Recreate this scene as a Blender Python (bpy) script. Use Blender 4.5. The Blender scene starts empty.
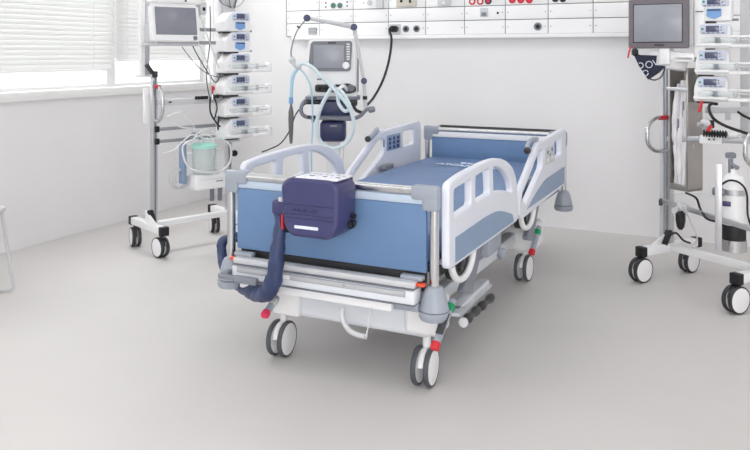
import bpy, bmesh, math, random
from mathutils import Vector as V, Matrix as Mx
random.seed(7)
R = math.radians
COL = bpy.context.scene.collection
# ---------------------------------------------------------------- camera geometry (room: X along the back wall, Y towards it)
A26 = R(26); FW = V((-math.sin(A26), math.cos(A26), 0)); RT = V((math.cos(A26), math.sin(A26), 0)); EYE = 1.3; FPX = 768.0
def ray(px, py): return FW + RT*((px-375)/FPX) + V((0, 0, -(py-53)/FPX))
def at(px, py, d): return V((0, 0, EYE)) + ray(px, py)*d            # a point at depth d
def onx(px, py, x): r = ray(px, py); return V((0, 0, EYE)) + r*(x/r.x)
def ony(px, py, y): r = ray(px, py); return V((0, 0, EYE)) + r*(y/r.y)
# ---------------------------------------------------------------- materials
MATS = {}
def mat(name, c, rough=.5, metal=0, var=0.0, scale=8, bump=0, alpha=1, trans=0, emit=0, coat=0, stretch=None):
    if name in MATS: return MATS[name]
    m = bpy.data.materials.new(name); m.use_nodes = True; MATS[name] = m
    nt = m.node_tree; b = nt.nodes['Principled BSDF']
    b.inputs['Base Color'].default_value = (*c, 1); b.inputs['Roughness'].default_value = rough
    b.inputs['Metallic'].default_value = metal; b.inputs['Alpha'].default_value = alpha
    b.inputs['Transmission Weight'].default_value = trans; b.inputs['Coat Weight'].default_value = coat
    if emit: b.inputs['Emission Color'].default_value = (*c, 1); b.inputs['Emission Strength'].default_value = emit
    if var or bump:
        tc = nt.nodes.new('ShaderNodeTexCoord'); mp = nt.nodes.new('ShaderNodeMapping'); n = nt.nodes.new('ShaderNodeTexNoise')
        n.inputs['Scale'].default_value = scale; n.inputs['Detail'].default_value = 5
        if stretch: mp.inputs['Scale'].default_value = stretch
        nt.links.new(tc.outputs['Object'], mp.inputs['Vector']); nt.links.new(mp.outputs['Vector'], n.inputs['Vector'])
        if var:
            rp = nt.nodes.new('ShaderNodeValToRGB')
            rp.color_ramp.elements[0].position = .3; rp.color_ramp.elements[1].position = .7
            rp.color_ramp.elements[0].color = (*[max(0, v*(1-var)) for v in c], 1)
            rp.color_ramp.elements[1].color = (*[min(1, v*(1+var)) for v in c], 1)
            nt.links.new(n.outputs['Fac'], rp.inputs['Fac']); nt.links.new(rp.outputs['Color'], b.inputs['Base Color'])
        if bump:
            bp = nt.nodes.new('ShaderNodeBump'); bp.inputs['Strength'].default_value = bump; bp.inputs['Distance'].default_value = .01
            nt.links.new(n.outputs['Fac'], bp.inputs['Height']); nt.links.new(bp.outputs['Normal'], b.inputs['Normal'])
    return m
def s(r, g, b):                                                      # sRGB 0-255 to linear
    return tuple((v/255/12.92 if v/255 <= .04045 else ((v/255+.055)/1.055)**2.4) for v in (r, g, b))
WALL = mat('wall paint', s(233, 232, 233), .7, var=.012, scale=3)
FLOOR = mat('floor vinyl', s(208, 205, 203), .6, var=.022, scale=2.0, bump=.01)
CEIL = mat('ceiling paint', s(240, 240, 240), .8, var=.01)
SILL = mat('sill laminate', s(236, 236, 234), .4, var=.01)
FRAME = mat('window frame paint', s(232, 232, 232), .4, var=.01)
SLAT = mat('blind slat lacquer', s(234, 234, 234), .5, var=.01)
PANEL = mat('supply panel enamel', s(244, 244, 245), .3, var=.008)
SEAM = mat('panel seam', s(96, 96, 100), .6, var=.05)
WHITE = mat('white plastic', s(240, 240, 241), .38, var=.012)
LILAC = mat('siderail plastic', s(226, 229, 238), .38, var=.012)
COOL = mat('chassis cover plastic', s(224, 228, 234), .42, var=.015)
GREYP = mat('blue grey plastic', s(158, 165, 176), .42, var=.03)
MIDG = mat('mid grey plastic', s(128, 132, 142), .45, var=.04)
LTG = mat('light grey plastic', s(204, 205, 208), .45, var=.02)
DARK = mat('dark plastic', s(52, 53, 56), .45, var=.08)
BLACK = mat('black rubber', s(24, 24, 27), .55, var=.08)
TYRE = mat('tyre rubber', s(84, 86, 92), .6, var=.05)
STEEL = mat('brushed steel', s(208, 208, 210), .22, 1, var=.05, scale=30, stretch=(1, 1, .05))
ALU = mat('anodised aluminium', s(204, 204, 207), .36, .7, var=.03, scale=20)
DSTEEL = mat('holder steel', s(176, 171, 167), .35, .8, var=.08, scale=9)
BOARD = mat('blue board laminate', s(103, 134, 174), .4, var=.03, scale=3)
BOARDL = mat('pale board edge', s(190, 204, 222), .4, var=.02)
INLAY = mat('rail inlay laminate', s(136, 158, 186), .42, var=.02)
MATT = mat('blue mattress cover', s(106, 132, 172), .5, var=.06, scale=6, bump=.25, stretch=(1, 3, 1))
NAVY = mat('navy housing', s(62, 62, 106), .4, var=.05, scale=6)
NAVYH = mat('navy hose cover', s(46, 60, 98), .42, var=.22, scale=16, bump=.9)
NAVYV = mat('navy ventilator box', s(46, 52, 92), .35, var=.05)
RED = mat('red plastic', s(206, 40, 52), .4, var=.04)
PINK = mat('pink red plastic', s(222, 58, 92), .4, var=.04)
ORANGE = mat('orange red plastic', s(226, 86, 50), .4, var=.04)
GREEN = mat('green plastic', s(24, 148, 100), .4, var=.04)
SCREEN = mat('monitor glass', s(150, 153, 162), .32, var=.12, scale=4, coat=.1)
LCD = mat('lcd display', s(78, 84, 112), .15, var=.1, scale=20, coat=.3)
BEZEL = mat('grey bezel', s(112, 107, 113), .4, var=.03)
VBEZ = mat('ventilator bezel', s(122, 124, 132), .4, var=.04)
PBLUE = mat('pump keypad blue', s(206, 213, 232), .4, var=.03)
PDOOR = mat('pump door blue', s(120, 164, 216), .35, var=.04)
HOSE = mat('pale blue hose', s(216, 231, 237), .35, var=.03)
HBLUE = mat('blue hose', s(172, 212, 232), .35, var=.03)
CLEAR = mat('clear plastic', s(232, 240, 240), .12, alpha=.38)
CLEARW = mat('clear tubing', s(236, 238, 240), .3, alpha=.75)
MINT = mat('mint lid', s(168, 226, 212), .4, var=.03)
PAPER = mat('printed paper', s(230, 230, 236), .5, var=.12, scale=60)
PACK = mat('sterile packaging', s(226, 224, 226), .3, var=.15, scale=14, bump=.4, stretch=(4, 4, .6))
INKM = mat('print ink', s(110, 116, 140), .5, var=.02)
WTXT = mat('white print', s(225, 232, 245), .5, var=.02)
CUFF = mat('navy cuff cloth', s(34, 38, 58), .8, var=.1, scale=60, bump=.2)
BEIGE = mat('beige socket', s(206, 200, 188), .45, var=.02)
LAMP = mat('ceiling lamp diffuser', (1, 1, 1), .5, emit=2.1)
def glass_mat():
    m = bpy.data.materials.new('window glass'); m.use_nodes = True; nt = m.node_tree; nt.nodes.clear()
    o = nt.nodes.new('ShaderNodeOutputMaterial'); t = nt.nodes.new('ShaderNodeBsdfTransparent'); g = nt.nodes.new('ShaderNodeBsdfGlossy')
    mx = nt.nodes.new('ShaderNodeMixShader'); g.inputs['Roughness'].default_value = .02; mx.inputs[0].default_value = .06
    t.inputs[0].default_value = (.97, .98, .98, 1)
    nt.links.new(t.outputs[0], mx.inputs[1]); nt.links.new(g.outputs[0], mx.inputs[2]); nt.links.new(mx.outputs[0], o.inputs[0]); return m
GLASS = glass_mat()
def slat_mat():
    nt = SLAT.node_tree; b = nt.nodes['Principled BSDF']; o = nt.nodes['Material Output']
    t = nt.nodes.new('ShaderNodeBsdfTranslucent'); t.inputs[0].default_value = (.86, .86, .85, 1)
    mx = nt.nodes.new('ShaderNodeMixShader'); mx.inputs[0].default_value = .55
    nt.links.new(b.outputs[0], mx.inputs[1]); nt.links.new(t.outputs[0], mx.inputs[2]); nt.links.new(mx.outputs[0], o.inputs[0])
slat_mat()
# ---------------------------------------------------------------- mesh builder
def catmull(pts, n=8, closed=False):
    pts = [V(p) for p in pts]; out = []; N = len(pts)
    segs = N if closed else N-1
    for i in range(segs):
        g = (lambda k: pts[k % N]) if closed else (lambda k: pts[min(max(k, 0), N-1)])
        a, b, c, d = g(i-1), g(i), g(i+1), g(i+2)
        for j in range(n):
            t = j/n; out.append(.5*((2*b)+(c-a)*t+(2*a-5*b+4*c-d)*t*t+(3*b-a-3*c+d)*t**3))
    if not closed: out.append(pts[-1])
    return out
def inset(poly, d):
    q = [V((x, y, 0)) for x, y in poly]
    q = [p for i, p in enumerate(q) if (p-q[i-1]).length > 1e-5]; n = len(q)
    ar = sum(q[i-1].x*q[i].y-q[i].x*q[i-1].y for i in range(n)); sg = 1 if ar > 0 else -1; out = []
    for i in range(n):
        a = (q[i]-q[i-1]).normalized(); b = (q[(i+1) % n]-q[i]).normalized()
        na, nb = V((-a.y, a.x, 0))*sg, V((-b.y, b.x, 0))*sg; m = na+nb
        k = d/max(.35, (1+na.dot(nb))/2)*.5 if m.length > 1e-6 else 0
        p = q[i]+m*k; out.append((p.x, p.y))
    return out
class MB:
    def __init__(self): self.bm = bmesh.new()
    def _merge(self, bm, m=None):
        if m is not None: bm.transform(m)
        me = bpy.data.meshes.new('t'); bm.to_mesh(me); bm.free(); self.bm.from_mesh(me); bpy.data.meshes.remove(me)
    def box(self, a, b, bev=0, m=None, seg=2, taper=None):
        """box between corners a and b"""
        bm = bmesh.new(); bmesh.ops.create_cube(bm, size=1)
        c = [(a[i]+b[i])/2 for i in range(3)]; d = [abs(b[i]-a[i]) for i in range(3)]
        for v in bm.verts:
            k = 1
            if taper and v.co.z < 0: k = taper
            v.co = V((c[0]+v.co.x*d[0]*k, c[1]+v.co.y*d[1]*k, c[2]+v.co.z*d[2]))
        if bev: bmesh.ops.bevel(bm, geom=bm.edges[:], offset=min(bev, min(d)*.48), segments=seg, affect='EDGES', profile=.5)
        self._merge(bm, m); return self
    def bar(self, p, q, w, h, bev=0, up=(0, 0, 1)):
        p, q = V(p), V(q); d = q-p; L = d.length; z = d.normalized(); u = V(up)
        if abs(z.dot(u)) > .98: u = V((1, 0, 0))
        x = u.cross(z).normalized(); y = z.cross(x)
        m = Mx((( x.x, y.x, z.x, p.x), (x.y, y.y, z.y, p.y), (x.z, y.z, z.z, p.z), (0, 0, 0, 1)))
        return self.box((-w/2, -h/2, 0), (w/2, h/2, L), bev, m)
    def tube(self, pts, r, seg=10, closed=False, smooth=0, rf=None, flat=1):
        if smooth: pts = catmull(pts, smooth, closed)
        pts = [V(p) for p in pts]; N = len(pts); bm = bmesh.new(); rings = []; prev = None
        for i, p in enumerate(pts):
            a = pts[(i-1) % N] if (closed or i) else p; b = pts[(i+1) % N] if (closed or i < N-1) else p
            t = (b-a).normalized()
            if prev is None:
                u = V((0, 0, 1)) if abs(t.z) < .9 else V((1, 0, 0)); u = (u-t*u.dot(t)).normalized()
            else: u = (prev-t*prev.dot(t)).normalized()
            prev = u; w = t.cross(u); rr = rf(i/(N-1 if N > 1 else 1)) if rf else r
            rings.append([bm.verts.new(p+(u*math.cos(k*2*math.pi/seg)*flat+w*math.sin(k*2*math.pi/seg))*rr) for k in range(seg)])
        for i in range(N if closed else N-1):
            A, B = rings[i], rings[(i+1) % N]
            for k in range(seg): bm.faces.new((A[k], A[(k+1) % seg], B[(k+1) % seg], B[k]))
        if not closed: bm.faces.new(rings[0][::-1]); bm.faces.new(rings[-1])
        self._merge(bm); return self
    def cyl(self, p, q, r, r2=None, seg=20):
        r2 = r if r2 is None else r2
        return self.tube([p, q], r, seg, rf=lambda t: r+(r2-r)*t)
    def lathe(self, prof, o=(0, 0, 0), axis=(0, 0, 1), seg=28):
        z = V(axis).normalized(); u = V((1, 0, 0)) if abs(z.x) < .9 else V((0, 1, 0)); u = (u-z*u.dot(z)).normalized(); w = z.cross(u)
        bm = bmesh.new(); rings = []
        for r, h in prof:
            rings.append([bm.verts.new(V(o)+z*h+(u*math.cos(k*2*math.pi/seg)+w*math.sin(k*2*math.pi/seg))*max(r, 1e-4)) for k in range(seg)])
        for A, B in zip(rings, rings[1:]):
            for k in range(seg): bm.faces.new((A[k], A[(k+1) % seg], B[(k+1) % seg], B[k]))
        bm.faces.new(rings[0][::-1]); bm.faces.new(rings[-1]); self._merge(bm); return self
    def quad(self, pts, th=.002):
        pts = [V(p) for p in pts]; n = (pts[1]-pts[0]).cross(pts[2]-pts[0]).normalized()*th; bm = bmesh.new()
        a = [bm.verts.new(p) for p in pts]; b = [bm.verts.new(p-n) for p in pts]; k = len(pts)
        bm.faces.new(a); bm.faces.new(b[::-1])
        for i in range(k): bm.faces.new((a[i], b[i], b[(i+1) % k], a[(i+1) % k]))
        self._merge(bm); return self
    def shape(self, outline, holes, th, m, bev=.004):
        """flat outline with holes, extruded; m places (u, v, n)"""
        cu = bpy.data.curves.new('c', 'CURVE'); cu.dimensions = '2D'; cu.fill_mode = 'BOTH'
        cu.extrude = max(th/2-bev, 0); cu.bevel_depth = bev; cu.bevel_resolution = 2
        for pi_, poly in enumerate([outline]+holes):
            poly = inset(poly, bev if pi_ == 0 else -bev)
            sp = cu.splines.new('POLY'); sp.points.add(len(poly)-1); sp.use_cyclic_u = True
            for k, q in enumerate(poly): sp.points[k].co = (q[0], q[1], 0, 1)
        ob = bpy.data.objects.new('c', cu); COL.objects.link(ob); bpy.context.view_layer.update()
        me = bpy.data.meshes.new_from_object(ob.evaluated_get(bpy.context.evaluated_depsgraph_get()))
        me.transform(m); self.bm.from_mesh(me); bpy.data.objects.remove(ob); bpy.data.meshes.remove(me); return self
    def text(self, txt, size, m, th=.0008):
        cu = bpy.data.curves.new('f', 'FONT'); cu.body = txt; cu.size = size; cu.extrude = th; cu.align_x = 'CENTER'; cu.align_y = 'CENTER'
        ob = bpy.data.objects.new('f', cu); COL.objects.link(ob); bpy.context.view_layer.update()
        me = bpy.data.meshes.new_from_object(ob.evaluated_get(bpy.context.evaluated_depsgraph_get()))
        me.transform(m); self.bm.from_mesh(me); bpy.data.objects.remove(ob); bpy.data.meshes.remove(me); return self
    def build(self, name, material, parent=None, world=False, label=None, flat=False):
        bmesh.ops.recalc_face_normals(self.bm, faces=self.bm.faces[:])
        me = bpy.data.meshes.new(name); self.bm.to_mesh(me); self.bm.free()
        if not flat:
            for p in me.polygons: p.use_smooth = True
            me.set_sharp_from_angle(angle=R(38))
        me.materials.append(material)
        o = bpy.data.objects.new(name, me); COL.objects.link(o)
        if parent:
            o.parent = parent
            if world:
                rt = parent
                while rt.parent: rt = rt.parent
                me.transform(rt['_m'] if False else ROOTM[rt.name].inverted())
        if label: o['label'] = label
        return o
ROOTM = {}
def root(name, loc, rz, label, cat, group=None):
    o = bpy.data.objects.new(name, None); o.empty_display_size = .05; COL.objects.link(o)
    o.location = loc; o.rotation_euler = (0, 0, R(rz)); ROOTM[o.name] = Mx.Translation(V(loc)) @ Mx.Rotation(R(rz), 4, 'Z')
    o['label'] = label; o['category'] = cat
    if group: o['group'] = group
    return o
def copy_tree(o, parent=None):
    c = o.copy(); COL.objects.link(c); c.parent = parent
    for ch in list(o.children): copy_tree(ch, c)
    return c
def struct(name, mb, m): o = mb.build(name, m); o['kind'] = 'structure'; return o
def rnd(poly, rad, n=6):
    """round the corners of a polygon; rad is a number or a list"""
    out = []; N = len(poly)
    for i in range(N):
        r = rad[i] if isinstance(rad, (list, tuple)) else rad
        p = V((*poly[i][:2], 0)); a = V((*poly[i-1][:2], 0))-p; b = V((*poly[(i+1) % N][:2], 0))-p
        if r <= 0: out.append((p.x, p.y)); continue
        r = min(r, a.length*.48, b.length*.48); A = p+a.normalized()*r; B = p+b.normalized()*r
        for k in range(n+1):
            t = k/n; q = A*(1-t)**2+p*2*t*(1-t)+B*t*t; out.append((q.x, q.y))
    return out
def bez_dense(poly, n=5): return [(p.x, p.y) for p in catmull([(x, y, 0) for x, y in poly], n)]
# ================================================================= ROOM
XL, XR, YB, YF, ZC, SILLZ = -4.356, 2.9, 5.74, -2.6, 3.0, 1.04
struct('floor', MB().box((XL-.2, YF-.2, -.1), (XR+.2, YB+.2, 0)), FLOOR)
struct('ceiling', MB().box((XL-.2, YF-.2, ZC), (XR+.2, YB+.2, ZC+.1)), CEIL)
struct('wall_back', MB().box((XL-.2, YB, 0), (XR+.2, YB+.2, ZC)), WALL)
struct('wall_right', MB().box((XR, YF, 0), (XR+.2, YB, ZC)), WALL)
struct('wall_front', MB().box((XL-.2, YF-.2, 0), (XR+.2, YF, ZC)), WALL)
WY0, WY1, ZT = -1.4, 5.60, 2.75
w = MB(); w.box((XL-.2, YF, 0), (XL, YB, SILLZ-.06)); w.box((XL-.2, YF, ZT), (XL, YB, ZC))
w.box((XL-.2, YF, SILLZ-.06), (XL, WY0, ZT)); w.box((XL-.2, WY1, SILLZ-.06), (XL, YB, ZT)); struct('wall_left', w, WALL)
struct('trim_1', MB().box((XL-.2, WY0, SILLZ-.062), (XL+.035, YB, SILLZ), .006), SILL)
yd = [WY0, .35, 2.3, 4.48, WY1]
for i in range(4):
    a, b = yd[i], yd[i+1]; x0, x1 = XL-.17, XL-.12
    f = MB(); f.box((x0, a+.0005, SILLZ+.0005), (x1, a+.045, ZT-.0005)); f.box((x0, b-.045, SILLZ+.0005), (x1, b-.0005, ZT-.0005)); f.box((x0+.002, a+.0452, SILLZ+.0005), (x1-.002, b-.0452, SILLZ+.022)); f.box((x0+.002, a+.0452, ZT-.05), (x1-.002, b-.0452, ZT-.0005)); f.box((x0+.002, a+.0452, 2.05), (x1-.002, b-.0452, 2.12))
    fo = struct('window_%d' % (i+1), f, FRAME)
    MB().box((XL-.15, a+.045, SILLZ+.022), (XL-.144, b-.045, ZT-.05)).build('pane', GLASS, fo)
# blinds on the two windows in view
for (a, b, zb, lab) in ((2.35, 4.42, 1.172, 'white venetian blind hanging lower, at the left edge over the nearer window'), (4.45, 5.54, 1.242, 'white venetian blind hanging slightly higher, behind the left equipment trolley')):
    t = root('window_blind', (XL-.05, (a+b)/2, zb), 0, lab, 'blind', None)
    h = (b-a)/2; m = MB(); z = .03; k = 0
    while z < 2.05-zb:
        m.box((-.024, -h, -.0008), (.024, h, .0008), 0, Mx.Translation((0, 0, z)) @ Mx.Rotation(R(58), 4, 'Y')); z += .0345
    m.build('slats', SLAT, t)
    MB().box((-.018, -h, -.006), (.018, h, .008), .003).build('bottom_rail', SLAT, t)
    MB().box((-.025, -h, 2.03-zb), (.025, h, 2.07-zb), .003).build('head_rail', FRAME, t)
    for yy in (-h*.8, h*.8):
        MB().cyl((.026, yy, 0), (.026, yy, 2.03-zb), .0012, seg=6).build('lift_cord', FRAME, t)
# ceiling lamps
for i, x in enumerate((-2.1, -.3, 1.6)):
    for j, y in enumerate((-1, 1.4, 4.1)):
        t = root('ceiling_lamp', (x, y, ZC-.05), 0, 'flat white ceiling lamp, one of the grid above the room', 'lamp', 'ceiling lamps above the room')
        f = MB(); f.box((-.62, -.32, 0), (-.6, .32, .05)); f.box((.6, -.32, 0), (.62, .32, .05)); f.box((-.62, -.32, 0), (.62, -.3, .05)); f.box((-.62, .3, 0), (.62, .32, .05)); f.build('frame', FRAME, t)
        MB().box((-.6, -.3, .006), (.6, .3, .012)).build('diffuser', LAMP, t)
# ================================================================= SUPPLY PANEL ON THE BACK WALL
PY = YB-.05
sup = root('medical_supply_unit', (-1.5, YB, 1.41), 0, 'long white wall panel of sockets and gas outlets on the back wall', 'supply unit')
def pp(px, py): return ony(px, py, PY)
x0p, PW = pp(287, 20).x, .3265
MB().box((x0p, PY+.004, 1.445), (x0p+13*PW, YB, 2.02)).build('back_box', SEAM, sup, True)
rows = [(1.447, 1.551), (1.5565, 1.661), (1.6665, 1.80), (1.805, 2.02)]
m = MB(); spots = []
for i in range(13):
    for (za, zb) in rows:
        m.box((x0p+i*PW+.0032, PY-.004, za), (x0p+(i+1)*PW-.0032, PY+.01, zb), .001)
        for zz in ([(za+zb)/2] if zb < 1.9 else [za+.05, zb-.05]):
            for xx in (x0p+i*PW+.02, x0p+(i+1)*PW-.02): spots.append((xx, zz))
m.build('cover_plate', PANEL, sup, True); 
scr = None
for xx, zz in spots:
    if zz > 1.75 or xx > -.62: continue
    if scr is None: sx0, sz0 = xx, zz; scr = MB().cyl((xx, PY-.006, zz), (xx, PY-.002, zz), .0042, seg=8).build('screw', MIDG, sup, True)
    else:
        c_ = scr.copy(); COL.objects.link(c_); c_.parent = sup; c_.location = (xx-sx0, 0, zz-sz0)
MB().box((x0p+.06, PY-.03, 1.415), (x0p+13*PW, YB, 1.445), .004).build('cable_ledge', PANEL, sup, True)
MB().box((x0p-.008, PY-.006, 1.44), (x0p-.002, YB, 2.02)).build('end_cap', LTG, sup, True)
def outlet(px, py, r, cm, cin, name, lab=None):
    p = pp(px, py); o = MB().lathe([(r*1.15, 0), (r*1.15, .006), (r*1.0, .01), (r*.72, .01), (r*.68, .004)], p-V((0, .003, 0)), (0, -1, 0)).build(name, cm, sup, True, lab)
    MB().lathe([(r*.66, 0), (r*.6, .007), (r*.2, .009)], p-V((0, .004, 0)), (0, -1, 0)).build('outlet_core', cin, o, True)
for x in (333.5, 340.2): outlet(x, 5.5, .021, MIDG, GREEN, 'gas_outlet', 'green cored gas outlet')
for x, y in ((326, 3), (326, 7), (347.5, 2), (347.5, 6)): MB().cyl(pp(x, y), pp(x, y)-V((0, .008, 0)), .008, seg=12).build('small_jack', MIDG, sup, True)
for x in (472.5, 480.5): outlet(x, 1.5, .023, RED, WHITE, 'gas_outlet', 'red ringed gas outlet')
outlet(488.5, 1, .023, DARK, PINK, 'gas_outlet', 'dark ringed gas outlet')
for x in (512.5, 521, 529.5): outlet(x, 0, .023, RED, PINK, 'gas_outlet', 'red ringed gas outlet')
for x in (555.5, 563): outlet(x, -1, .021, DARK, BLACK, 'gas_outlet', 'black gas outlet')
for x, y in ((396.2, 29), (406.2, 29), (416.8, 28.8)): outlet(x, y, .024, MIDG, BLACK, 'round_socket')
outlet(538, 26.5, .026, MIDG, BLACK, 'round_socket')
def plate(x0, y0, x1, y1, mm, name, d=.02, bev=.006):
    a, b = pp(x0, y0), pp(x1, y1); return MB().box((a.x, PY-d, b.z), (b.x, PY, a.z), bev).build(name, mm, sup, True)
plate(389.5, 24, 401, 35, LTG, 'socket_plate', .006, .002)
plate(367.5, -6, 377, 8.5, WHITE, 'switch_box'); plate(377.3, -6, 384, 8.5, LTG, 'switch_box', .03)
p = pp(371, 3); MB().lathe([(.022, 0), (.022, .01), (.015, .012)], p-V((0, .02, 0)), (0, -1, 0)).build('dial', LTG, sup, True)
plate(397, -6, 417, 6.5, BEIGE, 'double_socket')
for (a, b, c, d) in ((401, 0, 403.5, 2.5), (410, -4, 412, 3)):
    u, v = pp(a, b), pp(c, d); MB().box((u.x, PY-.024, v.z), (v.x, PY-.018, u.z), .001).build('socket_hole', BLACK, sup, True)
plate(438.5, -6, 451, 6, LTG, 'switch_box', .028); p = pp(445, 3); MB().cyl(p-V((0, .028, 0)), p-V((0, .034, 0)), .01).build('button', WHITE, sup, True)
plate(480.3, 8, 488.3, 17, LTG, 'data_socket', .012); u, v = pp(482, 12.5), pp(486.8, 16); MB().box((u.x, PY-.016, v.z), (v.x, PY-.01, u.z)).build('data_flap', MIDG, sup, True)
p = pp(498, 13); MB().cyl(p, p-V((0, .008, 0)), .009, seg=12).build('small_jack', BLACK, sup, True)
p = pp(364, 3); MB().cyl(p, p-V((0, .006, 0)), .005, seg=12).build('small_jack', MIDG, sup, True)
plate(308.8, 27.8, 317, 34.5, MIDG, 'vent_grille', .006, .001)
for k in range(4):
    u, v = pp(309.4, 28.7+k*1.5), pp(316.4, 29.4+k*1.5); MB().box((u.x, PY-.009, v.z), (v.x, PY-.005, u.z)).build('vent_slat', LTG, sup, True)
# ================================================================= BED
BX, BY = -1.512, 3.758
bed = root('hospital_bed', (BX, BY, 0), 0, 'white and blue hospital bed with raised side rails in the middle of the room', 'bed')
def bx(v): return V((v.x-BX, v.y-BY, v.z))
P = .461
for sx in (-1, 1):
    for sy in (-1, 1):
        MB().cyl((sx*P, sy*1.1, .42), (sx*P, sy*1.1, .76), .0178, seg=24).build('corner_post', STEEL, bed)
        c = MB(); xa, xb = sorted((sx*.372, sx*(P+.021)))
        c.box((xa, sy*1.1-.023, .752), (xb, sy*1.1+.023, .806), .011); xa, xb = sorted((sx*(P-.045), sx*(P+.0215)))
        c.box((xa, sy*1.1-.0225, .712), (xb, sy*1.1+.0225, .80), .012); c.build('corner_cap', GREYP, bed)
        b = MB(); b.lathe([(.020, .437), (.030, .433), (.038, .418), (.047, .385), (.054, .355), (.055, .349)], (sx*P, sy*1.1, 0)); b.lathe([(.054, .346), (.058, .343), (.0585, .325), (.053, .314), (.04, .31)], (sx*P, sy*1.1, 0))
        bb = b.build('bumper', GREYP, bed); MB().lathe([(.052, .351), (.0525, .343)], (sx*P, sy*1.1, 0)).build('bumper_groove', DARK, bb)
for sy, nm in ((-1, 'foot'), (1, 'head')):
    MB().cyl((-.39, sy*1.1, .782), (.39, sy*1.1, .782), .018, seg=24).build('end_rail', STEEL, bed)
    if sy == 1:
        MB().cyl((-.39, 1.148, .80), (.40, 1.148, .80), .011, seg=16).build('wall_guard_rail', DARK, bed)
        for x in (-.39, .40): MB().bar((x, 1.10, .79), (x, 1.15, .80), .02, .018, .003).build('guard_bracket', GREYP, bed)
    pn = MB().box((-.425, sy*1.1-.011, .480), (.432, sy*1.1+.011, .735), .006).build(nm+'board', BOARD, bed)
    MB().box((-.425, sy*1.1-.012, .735), (.432, sy*1.1+.012, .766), .003).build('edge_strip', BOARDL, pn)
    if sy == 1: MB().box((-.425, 1.085, .735), (.40, 1.09, .772), .002).build('face_strip', WHITE, pn)
# mattress + platform
mm = MB().box((-.425, -1.06, .50), (.425, 1.06, .607), .028, seg=4)
for v in mm.bm.verts:
    if v.co.z > .58: v.co.z += .002*math.sin(v.co.y*9)+.002*math.sin(v.co.x*13+v.co.y*5)
mt = mm.build('mattress', MATT, bed)
MB().box((-.43, -1.065, .484), (.43, 1.065, .502), .006).build('mattress_seam', NAVYH, mt)
TX = Mx.Translation((.0, .655, .6165)) @ Mx.Rotation(R(-9), 4, 'Z')
MB().text('ASCANTEZIO', .075, TX).build('lettering', WTXT, mt, label='white lettering')
for k in range(5): MB().box((-.11+k*.045, .793-k*.007, .608), (-.078+k*.045, .803-k*.007, .6165)).build('small_print', WTXT, mt)
pf = MB(); pf.box((-.40, -1.05, .455), (.40, 1.05, .482), .004)
for sx in (-1, 1): pf.box((sx*.43-.015, -1.04, .44), (sx*.43+.015, 1.04, .482), .004)
pf.box((-.42, -1.088, .405), (.42, -1.068, .50), .003); pf.build('mattress_platform', DARK, bed)  # dark end crossbar added to make the gap under the footboard black
# foot beam (layers seen from the foot)
f = MB(); f.box((-.41, -1.16, .43), (.405, -1.115, .455), .006); f.build('foot_extrusion', LTG, bed)
f = MB(); f.box((-.41, -1.168, .372), (.41, -1.10, .4285), .008); fb = f.build('foot_cover', COOL, bed)
for z_ in (.4265, .3685): MB().box((-.405, -1.1715, z_), (.405, -1.12, z_+.0035)).build('dark_seam', MIDG, fb)  # thin grey seam lines along the foot cover edges
MB().box((-.384, -1.1705, .3985), (.374, -1.16, .423), .004).build('inset_border', GREYP, fb)
MB().box((-.382, -1.1725, .4005), (.372, -1.16, .421), .006).build('inset_strip', mat('inset grey', s(186, 187, 190), .4, var=.02), fb)
MB().box((-.20, -1.174, .402), (-.125, -1.171, .4175)).build('rating_label', WHITE, fb)
MB().box((-.193, -1.1755, .411), (-.185, -1.1735, .4155)).build('label_mark', DARK, fb)
MB().cyl((.118, -1.174, .411), (.118, -1.17, .411), .006, seg=12).build('screw', STEEL, fb)
MB().box((-.38, -1.155, .333), (.31, -1.10, .370), .005).build('lower_cover', WHITE, bed)
MB().box((.31, -1.135, .338), (.41, -1.09, .370), .005).build('lower_bracket', GREYP, bed)
h = MB(); h.box((-.36, -1.225, .372), (-.25, -1.20, .402), .008); h.box((-.44, -1.22, .378), (-.345, -1.195, .396), .004); h.box((-.45, -1.21, .378), (-.42, -1.13, .396), .004); h.build('push_lever', MIDG, bed)
for sx in (-1, 1):
    MB().box((sx*.42-.018, -1.145, .437), (sx*.42+.018, -1.118, .449), .004).build('release_catch', ORANGE, bed)
    xa, xb = sorted((sx*.335, sx*.425)); MB().box((xa, -1.135, .453), (xb, -1.10, .472), .006).build('board_holder', GREYP, bed)
MB().tube([(-.36, -1.14, .44), (-.33, -1.15, .443), (-.29, -1.15, .441), (-.24, -1.14, .44)], .006, 8, smooth=6).build('end_plug', STEEL, bed)
# chassis
c = MB(); c.box((-.24, -1.01, .194), (.40, -.90, .365), .025, seg=4); c.build('chassis_cover', COOL, bed)
c = MB(); c.box((-.30, -1.035, .20), (-.17, -.90, .37), .012, seg=3); c.build('caster_cover', WHITE, bed); MB().box((.30, -1.03, .21), (.45, -.89, .36), .025, seg=3).build('caster_cover', WHITE, bed)
c = MB(); c.box((-.40, .46, .235), (.40, .62, .335), .03, seg=4); c.build('chassis_cover', COOL, bed)
c = MB(); c.box((.28, .40, .20), (.45, .66, .345), .03, seg=3); c.build('caster_cover', WHITE, bed)
for sx in (-1, 1):
    MB().box((sx*.32-.03, -1.0, .245), (sx*.32+.03, .6, .305), .01).build('chassis_side_beam', COOL, bed)
for y in (-.62, .32):
    MB().box((-.10, y-.07, .24), (.10, y+.07, .36), .01).build('lift_column', WHITE, bed)
    MB().box((-.08, y-.055, .35), (.08, y+.055, .458), .006).build('lift_column_inner', ALU, bed)
for y in (-.62, .32): MB().box((-.34, y-.03, .40), (.34, y+.03, .456), .006).build('cross_member', LTG, bed)
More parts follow.
